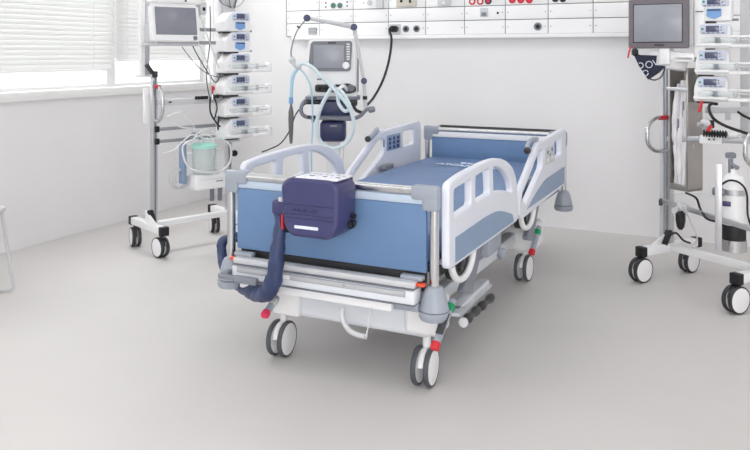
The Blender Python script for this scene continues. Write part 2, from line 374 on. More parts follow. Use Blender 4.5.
# casters
def caster(parent, x, y, r, ang, stem_top, gap=.026, tw=.0105, hubm=WHITE, housm=WHITE, tirem=TYRE, trail=.02):
    d = V((math.cos(R(ang)), math.sin(R(ang)), 0)); n = V((-d.y, d.x, 0)); c0 = V((x, y, r)); st = c0+d*trail
    h = MB(); h.cyl((st.x, st.y, r+.2*r), (st.x, st.y, stem_top), .016, seg=16)
    h.tube([c0+V((0, 0, 0)), c0+d*trail*.6+V((0, 0, r*.75)), V((st.x, st.y, r*1.5))], .014, 10, smooth=5, flat=1)
    arc = [c0+d*math.cos(a)*(r*.7)+V((0, 0, math.sin(a)*r*.8)) for a in [R(k) for k in range(10, 171, 16)]]
    h.tube(arc, gap*.55, 8)
    h = h.build('caster', housm, parent)
    for sgn in (-1, 1):
        o = c0+n*sgn*gap; MB().lathe([(r*.86, -tw*.9), (r*.95, -tw), (r, -tw*.4), (r, tw*.4), (r*.95, tw), (r*.86, tw*.9)], o, n, 36).build('tyre', tirem, h)
        MB().lathe([(r*.1, -tw*1.05), (r*.85, -tw*1.0), (r*.87, tw*.95), (r*.7, tw*1.1), (r*.2, tw*1.2), (r*.08, tw*1.35)], o, n*sgn, 36).build('wheel_disc', hubm, h)
    return h
caster(bed, -.297, -.965, .075, 94, .25); caster(bed, .37, -.97, .075, 93, .25)
caster(bed, .352, .56, .075, 87, .23); caster(bed, -.30, .56, .075, 100, .24)
# central cable loop under the foot end
MB().tube([bx(at(342, 309, 2.98)), bx(at(343, 320, 2.96)), bx(at(349, 330, 2.94)), bx(at(359, 335, 2.92)), bx(at(366, 336.5, 2.9))], .0105, 10, smooth=6).build('cable_conduit', LTG, bed)
MB().tube([bx(at(371, 306, 2.92)), bx(at(369, 322, 2.9)), bx(at(366, 337, 2.9))], .003, 8, smooth=5).build('hanging_cable', LTG, bed)
# side rails
FO = rnd([(-1.085, .494), (-1.085, .815), (-.95, .832), (-.629, .843), (-.46, .836), (-.33, .808), (-.225, .762), (-.165, .70), (-.145, .62), (-.142, .494)], [.03, .035, .1, .1, .1, .1, .1, .08, .08, .03])
FH = [rnd([(-1.03, .683), (-1.03, .785), (-.83, .797), (-.83, .694)], .018),
      rnd([(-.775, .696), (-.775, .799), (-.60, .806), (-.585, .70)], .018),
      rnd([(-.53, .699), (-.54, .805), (-.46, .795), (-.36, .762), (-.27, .705), (-.235, .645), (-.36, .676)], [.018, .018, .04, .05, .05, .03, .05])]
FI = rnd([(-1.02, .508), (-1.02, .603), (-.62, .612), (-.45, .603), (-.24, .545), (-.225, .508)], [.006, .006, .15, .1, .02, .01])
HO = rnd([(-.10, .484), (-.12, .61), (.08, .722), (.27, .822), (.36, .83), (.905, .846), (.93, .82), (.925, .506)], [.05, .06, .04, .06, .05, .03, .03, .04])
HH = [rnd([(-.066, .576), (-.062, .606), (.12, .700), (.285, .786), (.35, .776), (.345, .690), (.20, .630), (.0, .548)], [.015, .015, .04, .012, .012, .03, .06, .01]),
      rnd([(.63, .702), (.63, .796), (.80, .802), (.80, .702)], .016)]
HI = rnd([(.02, .52), (.20, .575), (.40, .615), (.88, .62), (.88, .52)], [.01, .06, .06, .01, .01])
for sx in (-1, 1):
    DY = .11 if sx < 0 else 0; n0 = len(bed.children)
    m1 = Mx(((0, 0, sx, sx*.497), (1, 0, 0, 0), (0, 1, 0, 0), (0, 0, 0, 1))); m2 = Mx(((0, 0, sx, sx*.5135), (1, 0, 0, 0), (0, 1, 0, 0), (0, 0, 0, 1)))
    r1 = MB().shape(FO, FH, .032, m1, .008).build('foot_side_rail', LILAC, bed)
    MB().shape(FI, [], .003, m2, .0008).build('rail_inlay', INLAY, r1)
    # raised tubular rim over the arch
    r2 = MB().shape(HO, HH, .032, m1, .008).build('head_side_rail', LILAC, bed)
    MB().shape(HI, [], .003, m2, .0008).build('rail_inlay', INLAY, r2)
    rim = MB().tube([(sx*.497, -.118, .52), (sx*.497, -.116, .608), (sx*.497, .08, .718), (sx*.497, .265, .815), (sx*.497, .36, .824)], .013, 12, smooth=6); rim.build('diagonal_tube', LILAC, r2)
    # keypads, outer then inner
    kp = MB().box((sx*.5125-.003, .40, .686), (sx*.5125+.003, .60, .782), .003).build('outer_keypad', LTG, r2)
    for (ky, kz) in ((.45, .755), (.45, .71), (.55, .76), (.55, .715)):
        MB().cyl((sx*.514, ky, kz), (sx*.519, ky, kz), .011, seg=14).build('key', MIDG if kz > .74 else WHITE, kp)
    MB().cyl((sx*.514, .5, .735), (sx*.519, .5, .735), .007, seg=14).build('key', GREEN, kp)
    ki = MB().box((sx*.48-.003, .38, .70), (sx*.48+.003, .58, .795), .003).build('inner_keypad', INLAY, r2)
    for a in range(3):
        for b in range(3):
            MB().box((sx*.476-.002, .405+a*.06, .708+b*.027), (sx*.476+.002, .435+a*.06, .727+b*.027), .001).build('key', NAVY, ki)
    MB().box((sx*.478-.003, .33, .73), (sx*.478+.003, .34, .775), .001).build('angle_gauge', MIDG, r2)
    MB().box((sx*.45-.02, .26, .60), (sx*.45+.02, .38, .632), .008).build('rail_release', MIDG, r2)
    lv = MB(); X0 = sx*.497; lv.tube([(X0, .14, .795), (X0-sx*.02, .16, .81), (X0-sx*.02, .23, .84), (X0, .28, .84)], .0125, 10, smooth=5, flat=1.3)
    lv = lv.build('grip_lever', GREYP, r2)
    MB().lathe([(.012, 0), (.018, .008), (.018, .02), (.01, .028)], (X0-sx*.012, .145, .803), (0, -1, -.3), 16).build('lever_knob', DARK, lv)
    r1.location.y = DY; r2.location.y = DY
    # folding mechanism below the rails
    for y0, wdt in ((-.86, 1.0), (.13, 1.0)):
        arc = [(sx*.487, y0+.13*math.cos(a), .50-.095*math.sin(a)) for a in [R(k) for k in range(-10, 175, 12)]]
        MB().tube(arc, .014, 10, flat=1.0).build('hinge_arc', WHITE, bed)
        gp = rnd([(y0+.16, .50), (y0+.31, .50), (y0+.235, .42), (y0+.15, .30), (y0+.02, .335), (y0+.11, .40)], [.01, .01, .08, .02, .03, .05])
        MB().shape(gp, [], .03, Mx(((0, 0, sx, sx*.465), (1, 0, 0, 0), (0, 1, 0, 0), (0, 0, 0, 1))), .006).build('mechanism_cover', MIDG, bed)
        mk = MB(); mk.cyl((sx*.43, y0, .45), (sx*.475, y0, .45), .055, seg=24); mk.cyl((sx*.43, y0, .45), (sx*.485, y0, .45), .02, seg=16); mk.build('hinge_pivot', DARK, bed)
    mo = MB(); mo.box((sx*.43-.03, -.50, .395), (sx*.43+.05, -.30, .475), .012); mo.cyl((sx*.43, -.52, .43), (sx*.43, -.28, .43), .028, seg=18); mo.lathe([(.02, 0), (.026, .01), (.026, .03), (.015, .035)], (sx*.475, -.34, .385), (sx, 0, -.3), 16)
    mo.build('drive_motor', GREYP, bed)
    MB().tube([(sx*.45, -.95, .47), (sx*.46, -.7, .485), (sx*.455, -.5, .478), (sx*.46, -.2, .485), (sx*.45, .1, .48), (sx*.46, .5, .485)], .008, 8, smooth=6).build('cable_loom', BLACK, bed)
    MB().box((sx*.45-.012, -1.0, .487), (sx*.45+.012, 1.0, .505), .003).build('side_extrusion', LTG, bed)
# pedals with red ends at three corners
def pedal(p, q, gm, rm, name='brake_pedal'):
    p, q = V(p), V(q); o = MB().bar(p, q, .026, .022, .006).build(name, GREYP, bed); d = (q-p).normalized()
    MB().bar(p+d*.02, p+d*.05, .029, .026, .004).build('pedal_stripe', gm, o)
    MB().bar(q-d*.006, q+d*.028, .031, .026, .007).build('pedal_end', rm, o); return o
pd = pedal(bx(at(453.5, 299, 2.90)), bx(at(436.5, 343, 2.80)), GREEN, RED)
MB().bar(bx(at(446, 313, 2.83)), bx(at(439, 334, 2.78)), .030, .006, .002).build('pedal_pad', DARK, pd)
pedal(bx(at(539.5, 226, 4.16)), bx(at(532.5, 250, 4.10)), GREEN, RED)
pedal(bx(at(277, 297, 3.16)), bx(at(267, 312, 3.08)), LTG, PINK)
# roller pedals on the right side of the chassis
a0, a1 = bx(at(457, 318, 3.12)), bx(at(489, 287, 3.72))
q = MB(); q.bar((a0.x-.035, a0.y, a0.z+.01), (a1.x-.035, a1.y, a1.z+.01), .10, .016, .005); q.bar((.40, a0.y+.1, a0.z-.005), (.40, a0.y+.5, .23), .05, .04, .01)
sl = q.build('pedal_bracket', COOL, bed)
for k in range(4):
    t = (k+.6)/4; c_ = a0.lerp(a1, t); MB().box((c_.x-.05, c_.y-.018, c_.z+.0185), (c_.x-.01, c_.y+.018, c_.z+.0215)).build('pedal_symbol', MIDG, sl)
for (u, v) in (((465, 321, 3.06), (478, 309, 3.25)), ((479.5, 308, 3.28), (492, 296.5, 3.50))):
    u, v = bx(at(*u)), bx(at(*v)); d = (v-u); L = d.length
    MB().lathe([(.008, 0), (.017, L*.05), (.020, L*.2), (.016, L*.35), (.0105, L*.5), (.016, L*.65), (.020, L*.8), (.017, L*.95), (.008, L)], u, d).build('roller_pedal', DARK, sl)
u = bx(at(463, 323, 3.03)); MB().lathe([(.008, 0), (.019, .004), (.019, .014), (.008, .018)], u, a1-a0).build('roller_cap', LTG, sl)
# ================================================================= MATTRESS PUMP ON THE FOOT RAIL
def fp(px, py, yb): return bx(ony(px, py, yb+BY))
mp = root('mattress_pump', (BX, BY-1.2, .63), 0, 'navy mattress air pump box hung on the foot rail of the bed', 'pump')
yf, yk = -1.285, -1.135
A_, B_ = fp(287, 185, yf), fp(345.5, 190, yf); xl, xr, zt = A_.x-.032, B_.x-.03, .828; zb = fp(316, 236, yf).z-.014
def W(p): return V((p[0]+BX, p[1]+BY, p[2]))
b = MB()
prof = [(xl, zt-.03), (xl+.03, zt), (xr-.03, zt), (xr, zt-.03), (xr-.006, zb+.04), (xr-.04, zb), (xl+.045, zb), (xl+.014, zb+.04)]
b.shape(rnd([(p_[0]+BX, p_[1]) for p_ in prof], [.026]*8), [], yk-yf, Mx(((1, 0, 0, 0), (0, 0, 1, (yf+yk)/2+BY), (0, 1, 0, 0), (0, 0, 0, 1))), .014)
hs = b.build('housing', NAVY, mp, True)
m = MB()
for z in (zb+.12, zb+.085, zb+.07): m.box(W((xl+.012, yf-.002, z)), W((xr-.02, yf+.004, z+.004)), .001)
m.build('ridge', NAVYV, hs, True)
m = MB().box(W((xl+.065, yf-.003, zb+.034)), W((xr-.085, yf+.004, zb+.046)), .002); m.build('front_label', WTXT, hs, True)
m = MB()
for k in range(9): m.box(W((xl+.05+k*.013, yf-.002, zb+.098)), W((xl+.059+k*.013, yf+.003, zb+(.110 if k % 3 else .104))), .001)
m.build('embossed_marks', NAVYV, hs, True)
cp = MB().box(W((xl+.06, yf+.012, zt-.004)), W((xr-.012, yk-.012, zt+.004)), .003).build('control_panel', PAPER, mp, True, 'white printed control panel')
for k in range(6): MB().box(W((xl+.075+k*.028, yf+.045, zt+.003)), W((xl+.092+k*.028, yf+.06, zt+.0055)), .001).build('control_key', INKM if k % 2 else PBLUE, cp, True)
for k in range(7): MB().box(W((xl+.07+k*.025, yf+.088+.008*(k % 2), zt+.003)), W((xl+.085+k*.025, yf+.092+.008*(k % 2), zt+.005))).build('panel_print', INKM, cp, True)
hk = MB()
for x in (xl+.06, xr-.06): hk.tube([W((x, -1.14, .79)), W((x, -1.13, .812)), W((x, -1.10, .816)), W((x, -1.072, .806)), W((x, -1.070, .78))], .007, 8, smooth=5)
hk.build('rail_hook', DARK, mp, True)
m = MB(); m.cyl(W((xr-.01, -1.175, zb+.05)), W((xr+.012, -1.175, zb+.05)), .012); m.cyl(W((xr-.01, -1.17, zb+.075)), W((xr+.010, -1.17, zb+.075)), .010); m.box(W((xr-.005, -1.20, zb+.03)), W((xr+.006, -1.16, zb+.06)), .003)
m.build('power_inlet', BLACK, mp, True)
cn = MB(); e = fp(281, 205, -1.22); cn.box(W((e.x-.028, -1.25, e.z-.035)), W((xl+.015, -1.18, e.z+.025)), .014, seg=3); cn = cn.build('hose_connector', NAVY, mp, True)
e2 = fp(280, 199, -1.25); MB().cyl(W((e2.x, -1.24, e2.z-.01)), W((e2.x, -1.24, e2.z+.004)), .012, seg=14).build('connector_button', LTG, cn, True)
u, v = fp(282.8, 214, -1.265), fp(282.8, 229, -1.265); MB().bar(W((u.x, -1.265, u.z)), W((v.x, -1.265, v.z)), .014, .008, .002).build('red_clip', RED, mp, True)
u = fp(289, 228, -1.22); MB().lathe([(.008, -.014), (.017, -.01), (.017, .01), (.008, .014)], W(u), (0, 1, 0), 8).build('clamp_screw', BLACK, mp, True)
pts = [fp(279.5, 212, -1.215), fp(280, 228, -1.225), fp(277.5, 250, -1.235), fp(274, 278, -1.24), fp(268, 292, -1.23), fp(257, 293, -1.17), fp(246, 287, -1.10), fp(235, 278, -1.04), fp(226, 267, -.99), fp(222, 254, -.96), fp(223, 242, -.94), fp(232, 238, -.90), V((-.43, -.84, .50))]
n_ = len(catmull(pts, 9))
rr = [1+.02*math.sin(i*.7)+random.uniform(-.03, .03) for i in range(n_)]
b = MB().tube([W(p) for p in catmull(pts, 9)], .03, 14, rf=lambda t: (.019+.0145*min(1, t*4)-.011*min(1, max(0, t-.55)/.2))*rr[int(t*(n_-1)+.5)])
for v in b.bm.verts: v.co += V((math.sin(v.co.z*90+v.co.x*60), 0, math.cos(v.co.x*110))).normalized()*.0022
b.build('air_hose', NAVYH, mp, True, label='dark navy wrinkled hose cover')
# ================================================================= EQUIPMENT TROLLEYS
def LM(o, rz): return Mx.Translation(V(o)) @ Mx.Rotation(R(rz), 4, 'Z')
def trolley(loc, rz, label, ztop, angs, wr, px0):
    t = root('equipment_trolley', loc, rz, label, 'trolley')
    for x in (0, .6):
        fb = MB().box((x-.027, -.235, .148), (x+.027, .235, .195), .006).build('foot_bar', WHITE, t)
        for sy in (-1, 1): MB().box((x-.0285, sy*(.235 if rz < 0 else .225)-.02, .143), (x+.0285, sy*(.235 if rz < 0 else .225)+.02, .199), .005).build('end_cap', BLACK, fb)
    MB().box((.03, -.025, .155), (.57, .025, .19), .004).build('base_beam', WHITE, t)
    for x in (.018,):
        gs = MB(); gs.bar((x-.01, -.06, .19), (x-.01, -.01, .27), .04, .02, .004); gs.build('base_gusset', BLACK, t)
        gp_ = MB().shape([(-.16, .19), (.02, .19), (.02, .27)], [], .012, Mx(((0, 0, 1, x-.025), (1, 0, 0, 0), (0, 1, 0, 0), (0, 0, 0, 1))), .003).build('gusset_plate', WHITE, t)
    i = 0
    for x in (0, .6):
        for sy in (-1, 1): caster(t, x, sy*.205-(.035 if rz < 0 else (.01 if sy > 0 else -.025)), wr, angs[i], .15, .019, .0115, WHITE, DARK, DARK, .015); i += 1
    for x, zz in ((0+px0, 1.16 if rz > 0 else ztop), (.6, ztop)):
        MB().box((x-.018, -.02, .19), (x+.018, .02, zz), .003).build('column', ALU, t)
        MB().box((x-.006, -.0215, .2), (x+.006, -.019, zz-.01)).build('column_slot', MIDG, t)
    return t
def dhandle(t, x, z0, z1, out, red_len=.06):
    pts = [(x, -.01, z1), (x, -out*.6, z1), (x, -out*.93, z1-(z1-z0)*.22), (x, -out*.98, (z0+z1)/2), (x, -out*.93, z0+(z1-z0)*.22), (x, -out*.6, z0), (x, -.01, z0)]
    h = MB().tube(pts, .011, 12, smooth=6).build('push_handle', STEEL, t)
    MB().tube([(x, -.02, z1), (x, -.02-red_len, z1)], .0135, 12).build('red_grip', RED, h)
LT, LR = (-3.538, 3.867, 0), 67.5
left = trolley(LT, LR, 'white wheeled equipment trolley on the left, in front of the window', 2.15, (-86.5, -104, -100, -110), .065, .04)
RTc, RR = (-.42, 4.78, 0), -34.5
right = trolley(RTc, RR, 'white wheeled equipment trolley on the right, with a steel holder on its column', 2.15, (90, 98, 85, 85), .07, 0)
dhandle(left, .035, .86, 1.08, .14, .07); dhandle(right, 0, .735, .925, .19, .07); dhandle(right, .6, .725, .90, .17, .05)
# left trolley details
def tl(x, y, z): return V((x, y, z))
MB().box((-.03, -.018, .84), (-.005, .018, 1.07), .003).build('side_plate', WHITE, left)
c = MB(); c.box((-.085, -.02, 1.14), (.06, .02, 1.16), .003); c.build('offset_bracket', WHITE, left)
MB().box((.018, -.032, 1.14), (.055, .025, 1.182), .004).build('bracket_block', DARK, left)
MB().bar((-.028, -.034, 1.225), (.012, -.034, 1.172), .04, .02, .003).build('bracket_wedge', DARK, left)
MB().box((-.058, -.02, 1.15), (-.028, .02, 2.15), .003).build('upper_column', WHITE, left); MB().box((-.026, -.02, 1.15), (.002, .02, 2.15), .003).build('upper_column', ALU, left)
for z, y in ((.80, -.022), (.72, -.022), (1.46, -.02), (1.37, -.02)):
    MB().box((.05, y-.012, z-.012), (.585, y, z+.012), .002).build('equipment_rail', mat('grey rail', s(160, 160, 163), .4, .5, var=.05), left)
for z in (.80, .72): MB().box((.03, -.045, z-.02), (.06, -.03, z+.02), .004).build('rail_clamp', BLACK, left)
pb = MB(); pb.box((.05, -.05, .955), (.52, -.02, .995), .004); pb = pb.build('power_strip', LTG, left)
for k in range(5): MB().box((.31+k*.02, -.068, .985), (.324+k*.02, -.05, 1.008), .003).build('plug', BLACK, pb)
MB().box((.455, -.075, .99), (.485, -.05, 1.012), .004).build('plug', BLACK, pb)
MB().box((.12, -.053, .97), (.14, -.049, .98)).build('socket_hole', BLACK, pb)
MB().lathe([(.006, -.05), (.006, -.01), (.016, 0), (.018, .015), (.01, .025)], (.43, -.075, 1.05), (0, 0, 1), 16).build('clamp_knob', RED, pb)
MB().cyl((.43, -.075, .98), (.43, -.075, 1.02), .014).build('clamp_post', STEEL, pb)
MB().box((.475, -.055, .80), (.525, -.02, 1.30), .006).build('cable_duct', LTG, left)
MB().box((.50, -.03, 1.03), (.53, .03, 2.1), .004).build('cable_channel', WHITE, left)
dk = MB(); dk.box((.53, -.065, .70), (.62, -.022, 1.80), .008); dk.build('docking_column', LTG, left)
MB().box((.55, -.10, .68), (.64, -.02, .76), .012).build('docking_foot', LTG, left)
MB().lathe([(.014, 0), (.022, .01), (.022, .03), (.014, .04)], (.60, -.06, .60), (0, -1, 0), 10).build('clamp_knob', BLACK, left)
MB().tube([(.53, -.07, 1.26), (.50, -.09, 1.2), (.46, -.08, 1.1), (.40, -.09, 1.15), (.30, -.09, 1.3), (.26, -.07, 1.40)], .004, 8, smooth=8).build('cable', DARK, left)
for (c1, rad, mt_) in (([(.30, -.12, 1.37), (.37, -.13, 1.20), (.40, -.11, 1.05), (.42, -.06, .98)], .004, LTG), ([(.30, -.10, 1.60), (.40, -.11, 1.35), (.48, -.10, 1.16), (.53, -.08, 1.12)], .004, LTG),
    ([(.42, -.06, 1.62), (.40, -.10, 1.4), (.36, -.12, 1.15), (.40, -.09, 1.0)], .0035, DARK), ([(.18, -.12, 1.34), (.28, -.13, 1.22), (.40, -.1, 1.15), (.52, -.08, 1.13)], .0035, MIDG),
    ([(.40, -.1, 1.0), (.39, -.12, .9), (.44, -.12, .82), (.50, -.1, .78)], .006, BLACK), ([(.43, -.1, 1.0), (.44, -.12, .93), (.42, -.12, .85)], .005, BLACK), ([(.52, -.08, 1.0), (.47, -.1, .88), (.46, -.1, .78), (.52, -.06, .76), (.58, -.06, .78)], .006, BLACK),
    ([(.02, -.04, 1.12), (.01, -.06, 1.05), (.03, -.05, .98)], .003, MIDG)):
    MB().tube(c1, rad, 8, smooth=8).build('cable', mt_, left)
for k in range(7):
    x = .50+k*.03; MB().tube([(x, -.05, 1.9), (x+.012*math.sin(k*2), -.10, 1.74), (x-.03+.02*math.cos(k*3), -.09, 1.66), (.56+.01*k, -.07, 1.62)], .006, 8, smooth=7).build('cable', (LTG, MIDG, DARK)[k % 3], left)
loop = [(.17+.055*math.cos(a)+.010*k_, -.05-.01*k_, .465+.065*math.sin(a)) for k_, a in [(k/16, k*2*math.pi/16) for k in range(58)]]
MB().tube(loop, .004, 7).build('coiled_cable', LTG, left)
MB().box((.385, -.14, .30), (.41, -.115, .385), .004).build('hanging_peg', MIDG, left); MB().box((.445, -.14, .295), (.47, -.115, .385), .004).build('hanging_peg', MIDG, left)
MB().box((.35, -.14, .385), (.50, -.10, .415), .004).build('peg_holder', LTG, left)
# right trolley details
hl = MB(); X1, X2, Y1, Y2, Z1, Z2 = .082, .208, -.10, .02, .53, 1.215
hl.box((X1, Y2-.003, Z1), (X2, Y2, Z2)); hl.box((X1, Y1, Z1), (X1+.003, Y2, Z2)); hl.box((X2-.003, Y1, Z1), (X2, Y2, Z2)); hl.box((X1, Y1, Z1), (X2, Y2, Z1+.012)); hl.box((X1, Y1-.001, Z1), (X2, Y1+.003, Z1+.035), .001)
hd = hl.build('catheter_holder', DSTEEL, right)
MB().box((.0, -.012, .60), (X1, .012, .64), .002).build('holder_mount', ALU, right); MB().box((.0, -.012, 1.12), (X1, .012, 1.16), .002).build('holder_mount', ALU, right)
MB().box((X1-.012, Y1-.010, 1.088), (X2+.004, Y1-.003, 1.108), .002).build('cross_bar', ALU, hd)
MB().box((X2-.012, Y1-.002, Z1), (X2, Y1+.001, Z2), .0005).build('front_flange', DSTEEL, hd)
packs = root('catheter_packs', RTc, RR, 'long clear sterile catheter packs standing in the steel holder of the right trolley', 'medical packs')
for k in range(6):
    x = X1+.020+k*.0172; y = Y1+.027+.012*(k % 2); lean = (-1)**k*.010
    pk = MB(); bm = []
    pts = [(x+lean*t+.006*math.sin(7*t+k), y+.006*math.cos(5*t+k), Z1+.016+t*.56+.02*(k % 3)*t) for t in [q/10 for q in range(11)]]
    pk.tube(pts, .02, 10, smooth=3, rf=lambda t: .0205*(1-.25*abs(t-.5)*2)+.0015*math.sin(t*40+k), flat=.9); pk.build('catheter_pack', PACK, packs)
    MB().box((x-.004, y-.022, Z1+.25+.05*k), (x+.004, y-.0185, Z1+.30+.05*k)).build('pack_print', INKM, packs)
MB().box((-.05, -.026, .20), (-.024, .026, 1.3), .003).build('column_cover', LTG, right)
pa, pq = at(663, 201, 4.38), at(753, 229.5, 3.72)
MB().bar(pa, pq, .014, .028, .003).build('lower_rail', ALU, right, True)
MB().bar(at(661, 199, 4.40), at(661, 205, 4.40), .05, .02, .004).build('rail_clamp', DARK, right, True)
c = MB(); e = at(683, 208, 4.2); c.lathe([(.02, -.03), (.03, -.02), (.03, .02), (.02, .03)], e, pq-pa, 12); c.lathe([(.012, 0), (.02, .02), (.02, .04)], e+V((-.02, -.02, -.01)), (-.5, -1, 0), 10); c.build('rail_joint', LTG, right, True)
MB().tube([at(680, 210, 4.15), at(680, 217, 4.15)], .006, 8).build('hanger', STEEL, right, True)
MB().lathe([(.01, 0), (.02, .015), (.026, .05), (.026, .085), (.012, .1)], at(680.5, 229.5, 4.15), (0, 0, 1), 14).build('rubber_bulb', BLACK, right, True)
MB().tube([at(682, 205, 4.15), at(690, 220, 4.2), at(697, 238, 4.3), at(692, 246, 4.35)], .005, 8, smooth=8).build('white_tubing', CLEARW, right, True)
MB().tube([at(686, 193, 4.2), at(696, 198, 4.1), at(700, 208, 4.1), at(706, 218, 4.0), at(717, 222, 3.95)], .006, 8, smooth=8).build('cable', BLACK, right, True)
MB().tube([at(668, 236, 4.4), at(676, 233, 4.38), at(683, 240, 4.4), at(690, 243, 4.5)], .006, 8, smooth=8).build('cable', BLACK, right, True)
MB().tube([at(672, 194, 4.3), at(700, 193, 4.2), at(716, 198, 4.0)], .003, 8, smooth=8).build('white_tubing', CLEARW, right, True)
MB().bar(at(718.5, 164, 3.86), at(718.5, 250, 3.86), .012, .032, .002).build('cylinder_bracket', ALU, right, True)
MB().bar(at(700, 139.5, 4.15), at(752, 141, 3.95), .02, .03, .004).build('upper_rail', ALU, right, True)
MB().bar(at(700, 139, 4.11), at(722, 140.5, 4.05), .04, .045, .006).build('junction_box', WHITE, right, True)
for x in (709, 714): MB().cyl(at(x, 139.5, 4.085), at(x, 139.5, 4.03), .005, seg=10).build('jack', BLACK, right, True)
g = MB(); A0, A1 = at(704, 133, 4.05), at(727, 134.5, 4.0)
for k in range(9): p_ = A0.lerp(A1, k/8.5); g.lathe([(.01, -.006), (.02, -.003), (.02, .003), (.01, .006)], p_, A1-A0, 12)
g.cyl(A0, A1, .009); g.build('corrugated_plug', BLACK, right, True); MB().cyl(at(727, 134.5, 4.0), at(737, 135, 4.0), .013).build('plug_sleeve', WHITE, right, True); MB().cyl(at(736, 135, 4.0), at(752, 136, 3.97), .005).build('cable', LTG, right, True)
v = MB(); v.lathe([(.01, -.02), (.028, -.015), (.03, .0), (.028, .015), (.01, .02)], at(706, 124, 4.1), (-.3, -1, 0)); v.cyl(at(698, 124, 4.1), at(706, 124, 4.1), .014); v.build('valve_body', ALU, right, True)
MB().box(at(708, 127.5, 4.12), at(714, 121, 4.05)+V((0, .02, 0)), .004).build('valve_block', BLACK, right, True)
MB().bar(at(699, 112, 4.15), at(702, 101, 4.15), .018, .014, .004).build('red_lever', RED, right, True); MB().bar(at(711, 126, 4.05), at(708, 131, 4.02), .018, .014, .004).build('red_lever', RED, right, True)
MB().tube([at(717, 104, 4.1), at(711, 104, 4.08), at(709, 109, 4.05), at(714, 119, 4.0), at(728, 127, 3.96), at(752, 135, 3.9)], .008, 8, smooth=8).build('black_hose', BLACK, right, True)
MB().tube([at(738, 112, 4.2), at(744, 116, 4.15), at(753, 120, 4.1)], .007, 8, smooth=8).build('black_hose', BLACK, right, True)
MB().bar(at(745, 132, 4.45), at(745, -40, 4.45), .06, .05, .006).build('docking_column', LTG, right, True)
MB().bar(at(706, 110, 4.42), at(750, 110, 4.42), .03, .035, .004).build('docking_arm', LTG, right, True)
MB().bar(at(728, 112, 4.4), at(728, 120, 4.4), .05, .03, .004).build('docking_foot', LTG, right, True)
MB().bar(at(700, 139, 4.15), at(668, 139, 4.47), .02, .03, .004).build('rail_mount', ALU, right, True)
MB().bar(at(745, 132, 4.43), at(745, 141, 3.99), .03, .03, .004).build('docking_stay', ALU, right, True)
# oxygen cylinder
oc = at(733.8, 251, 3.93)
oxy = root('oxygen_cylinder', oc, 0, 'small white gas cylinder with black band strapped to the right trolley', 'gas cylinder')
L = lambda x, y, z: V((x, y, z))
MB().lathe([(.05, .06), (.056, .065), (.056, .33), (.054, .355), (.042, .385), (.02, .40), (.018, .42)], (0, 0, 0)).build('cylinder_body', WHITE, oxy)
MB().lathe([(.0565, .062), (.0575, .065), (.0575, .135), (.0565, .138)], (0, 0, 0)).build('black_band', BLACK, oxy)
MB().lathe([(.05, 0), (.061, .004), (.061, .062), (.055, .062)], (0, 0, 0)).build('holder_cup', STEEL, oxy)
MB().lathe([(.0575, .29), (.0595, .292), (.0595, .318), (.0575, .32)], (0, 0, 0)).build('strap', ALU, oxy)
MB().box((-.1, -.07, .288), (-.04, .0, .322), .008).build('strap_clamp', MIDG, oxy)
MB().box((-.052, -.056, .235), (-.012, -.046, .26), .003).build('cylinder_label', NAVY, oxy)
v = MB(); v.cyl((-.015, 0, .40), (-.015, 0, .47), .012); v.lathe([(.022, 0), (.026, .006), (.026, .022), (.02, .028)], (-.015, 0, .475), (0, 0, 1), 12); v.cyl((-.015, 0, .445), (.02, -.03, .43), .01)
v.build('valve', MIDG, oxy)
MB().tube([(-.06, -.06, .34), (-.02, -.07, .37), (.03, -.07, .36), (.06, -.07, .31), (.065, -.07, .2), (.09, -.06, .12)], .005, 8, smooth=8).build('hose', BLACK, oxy)
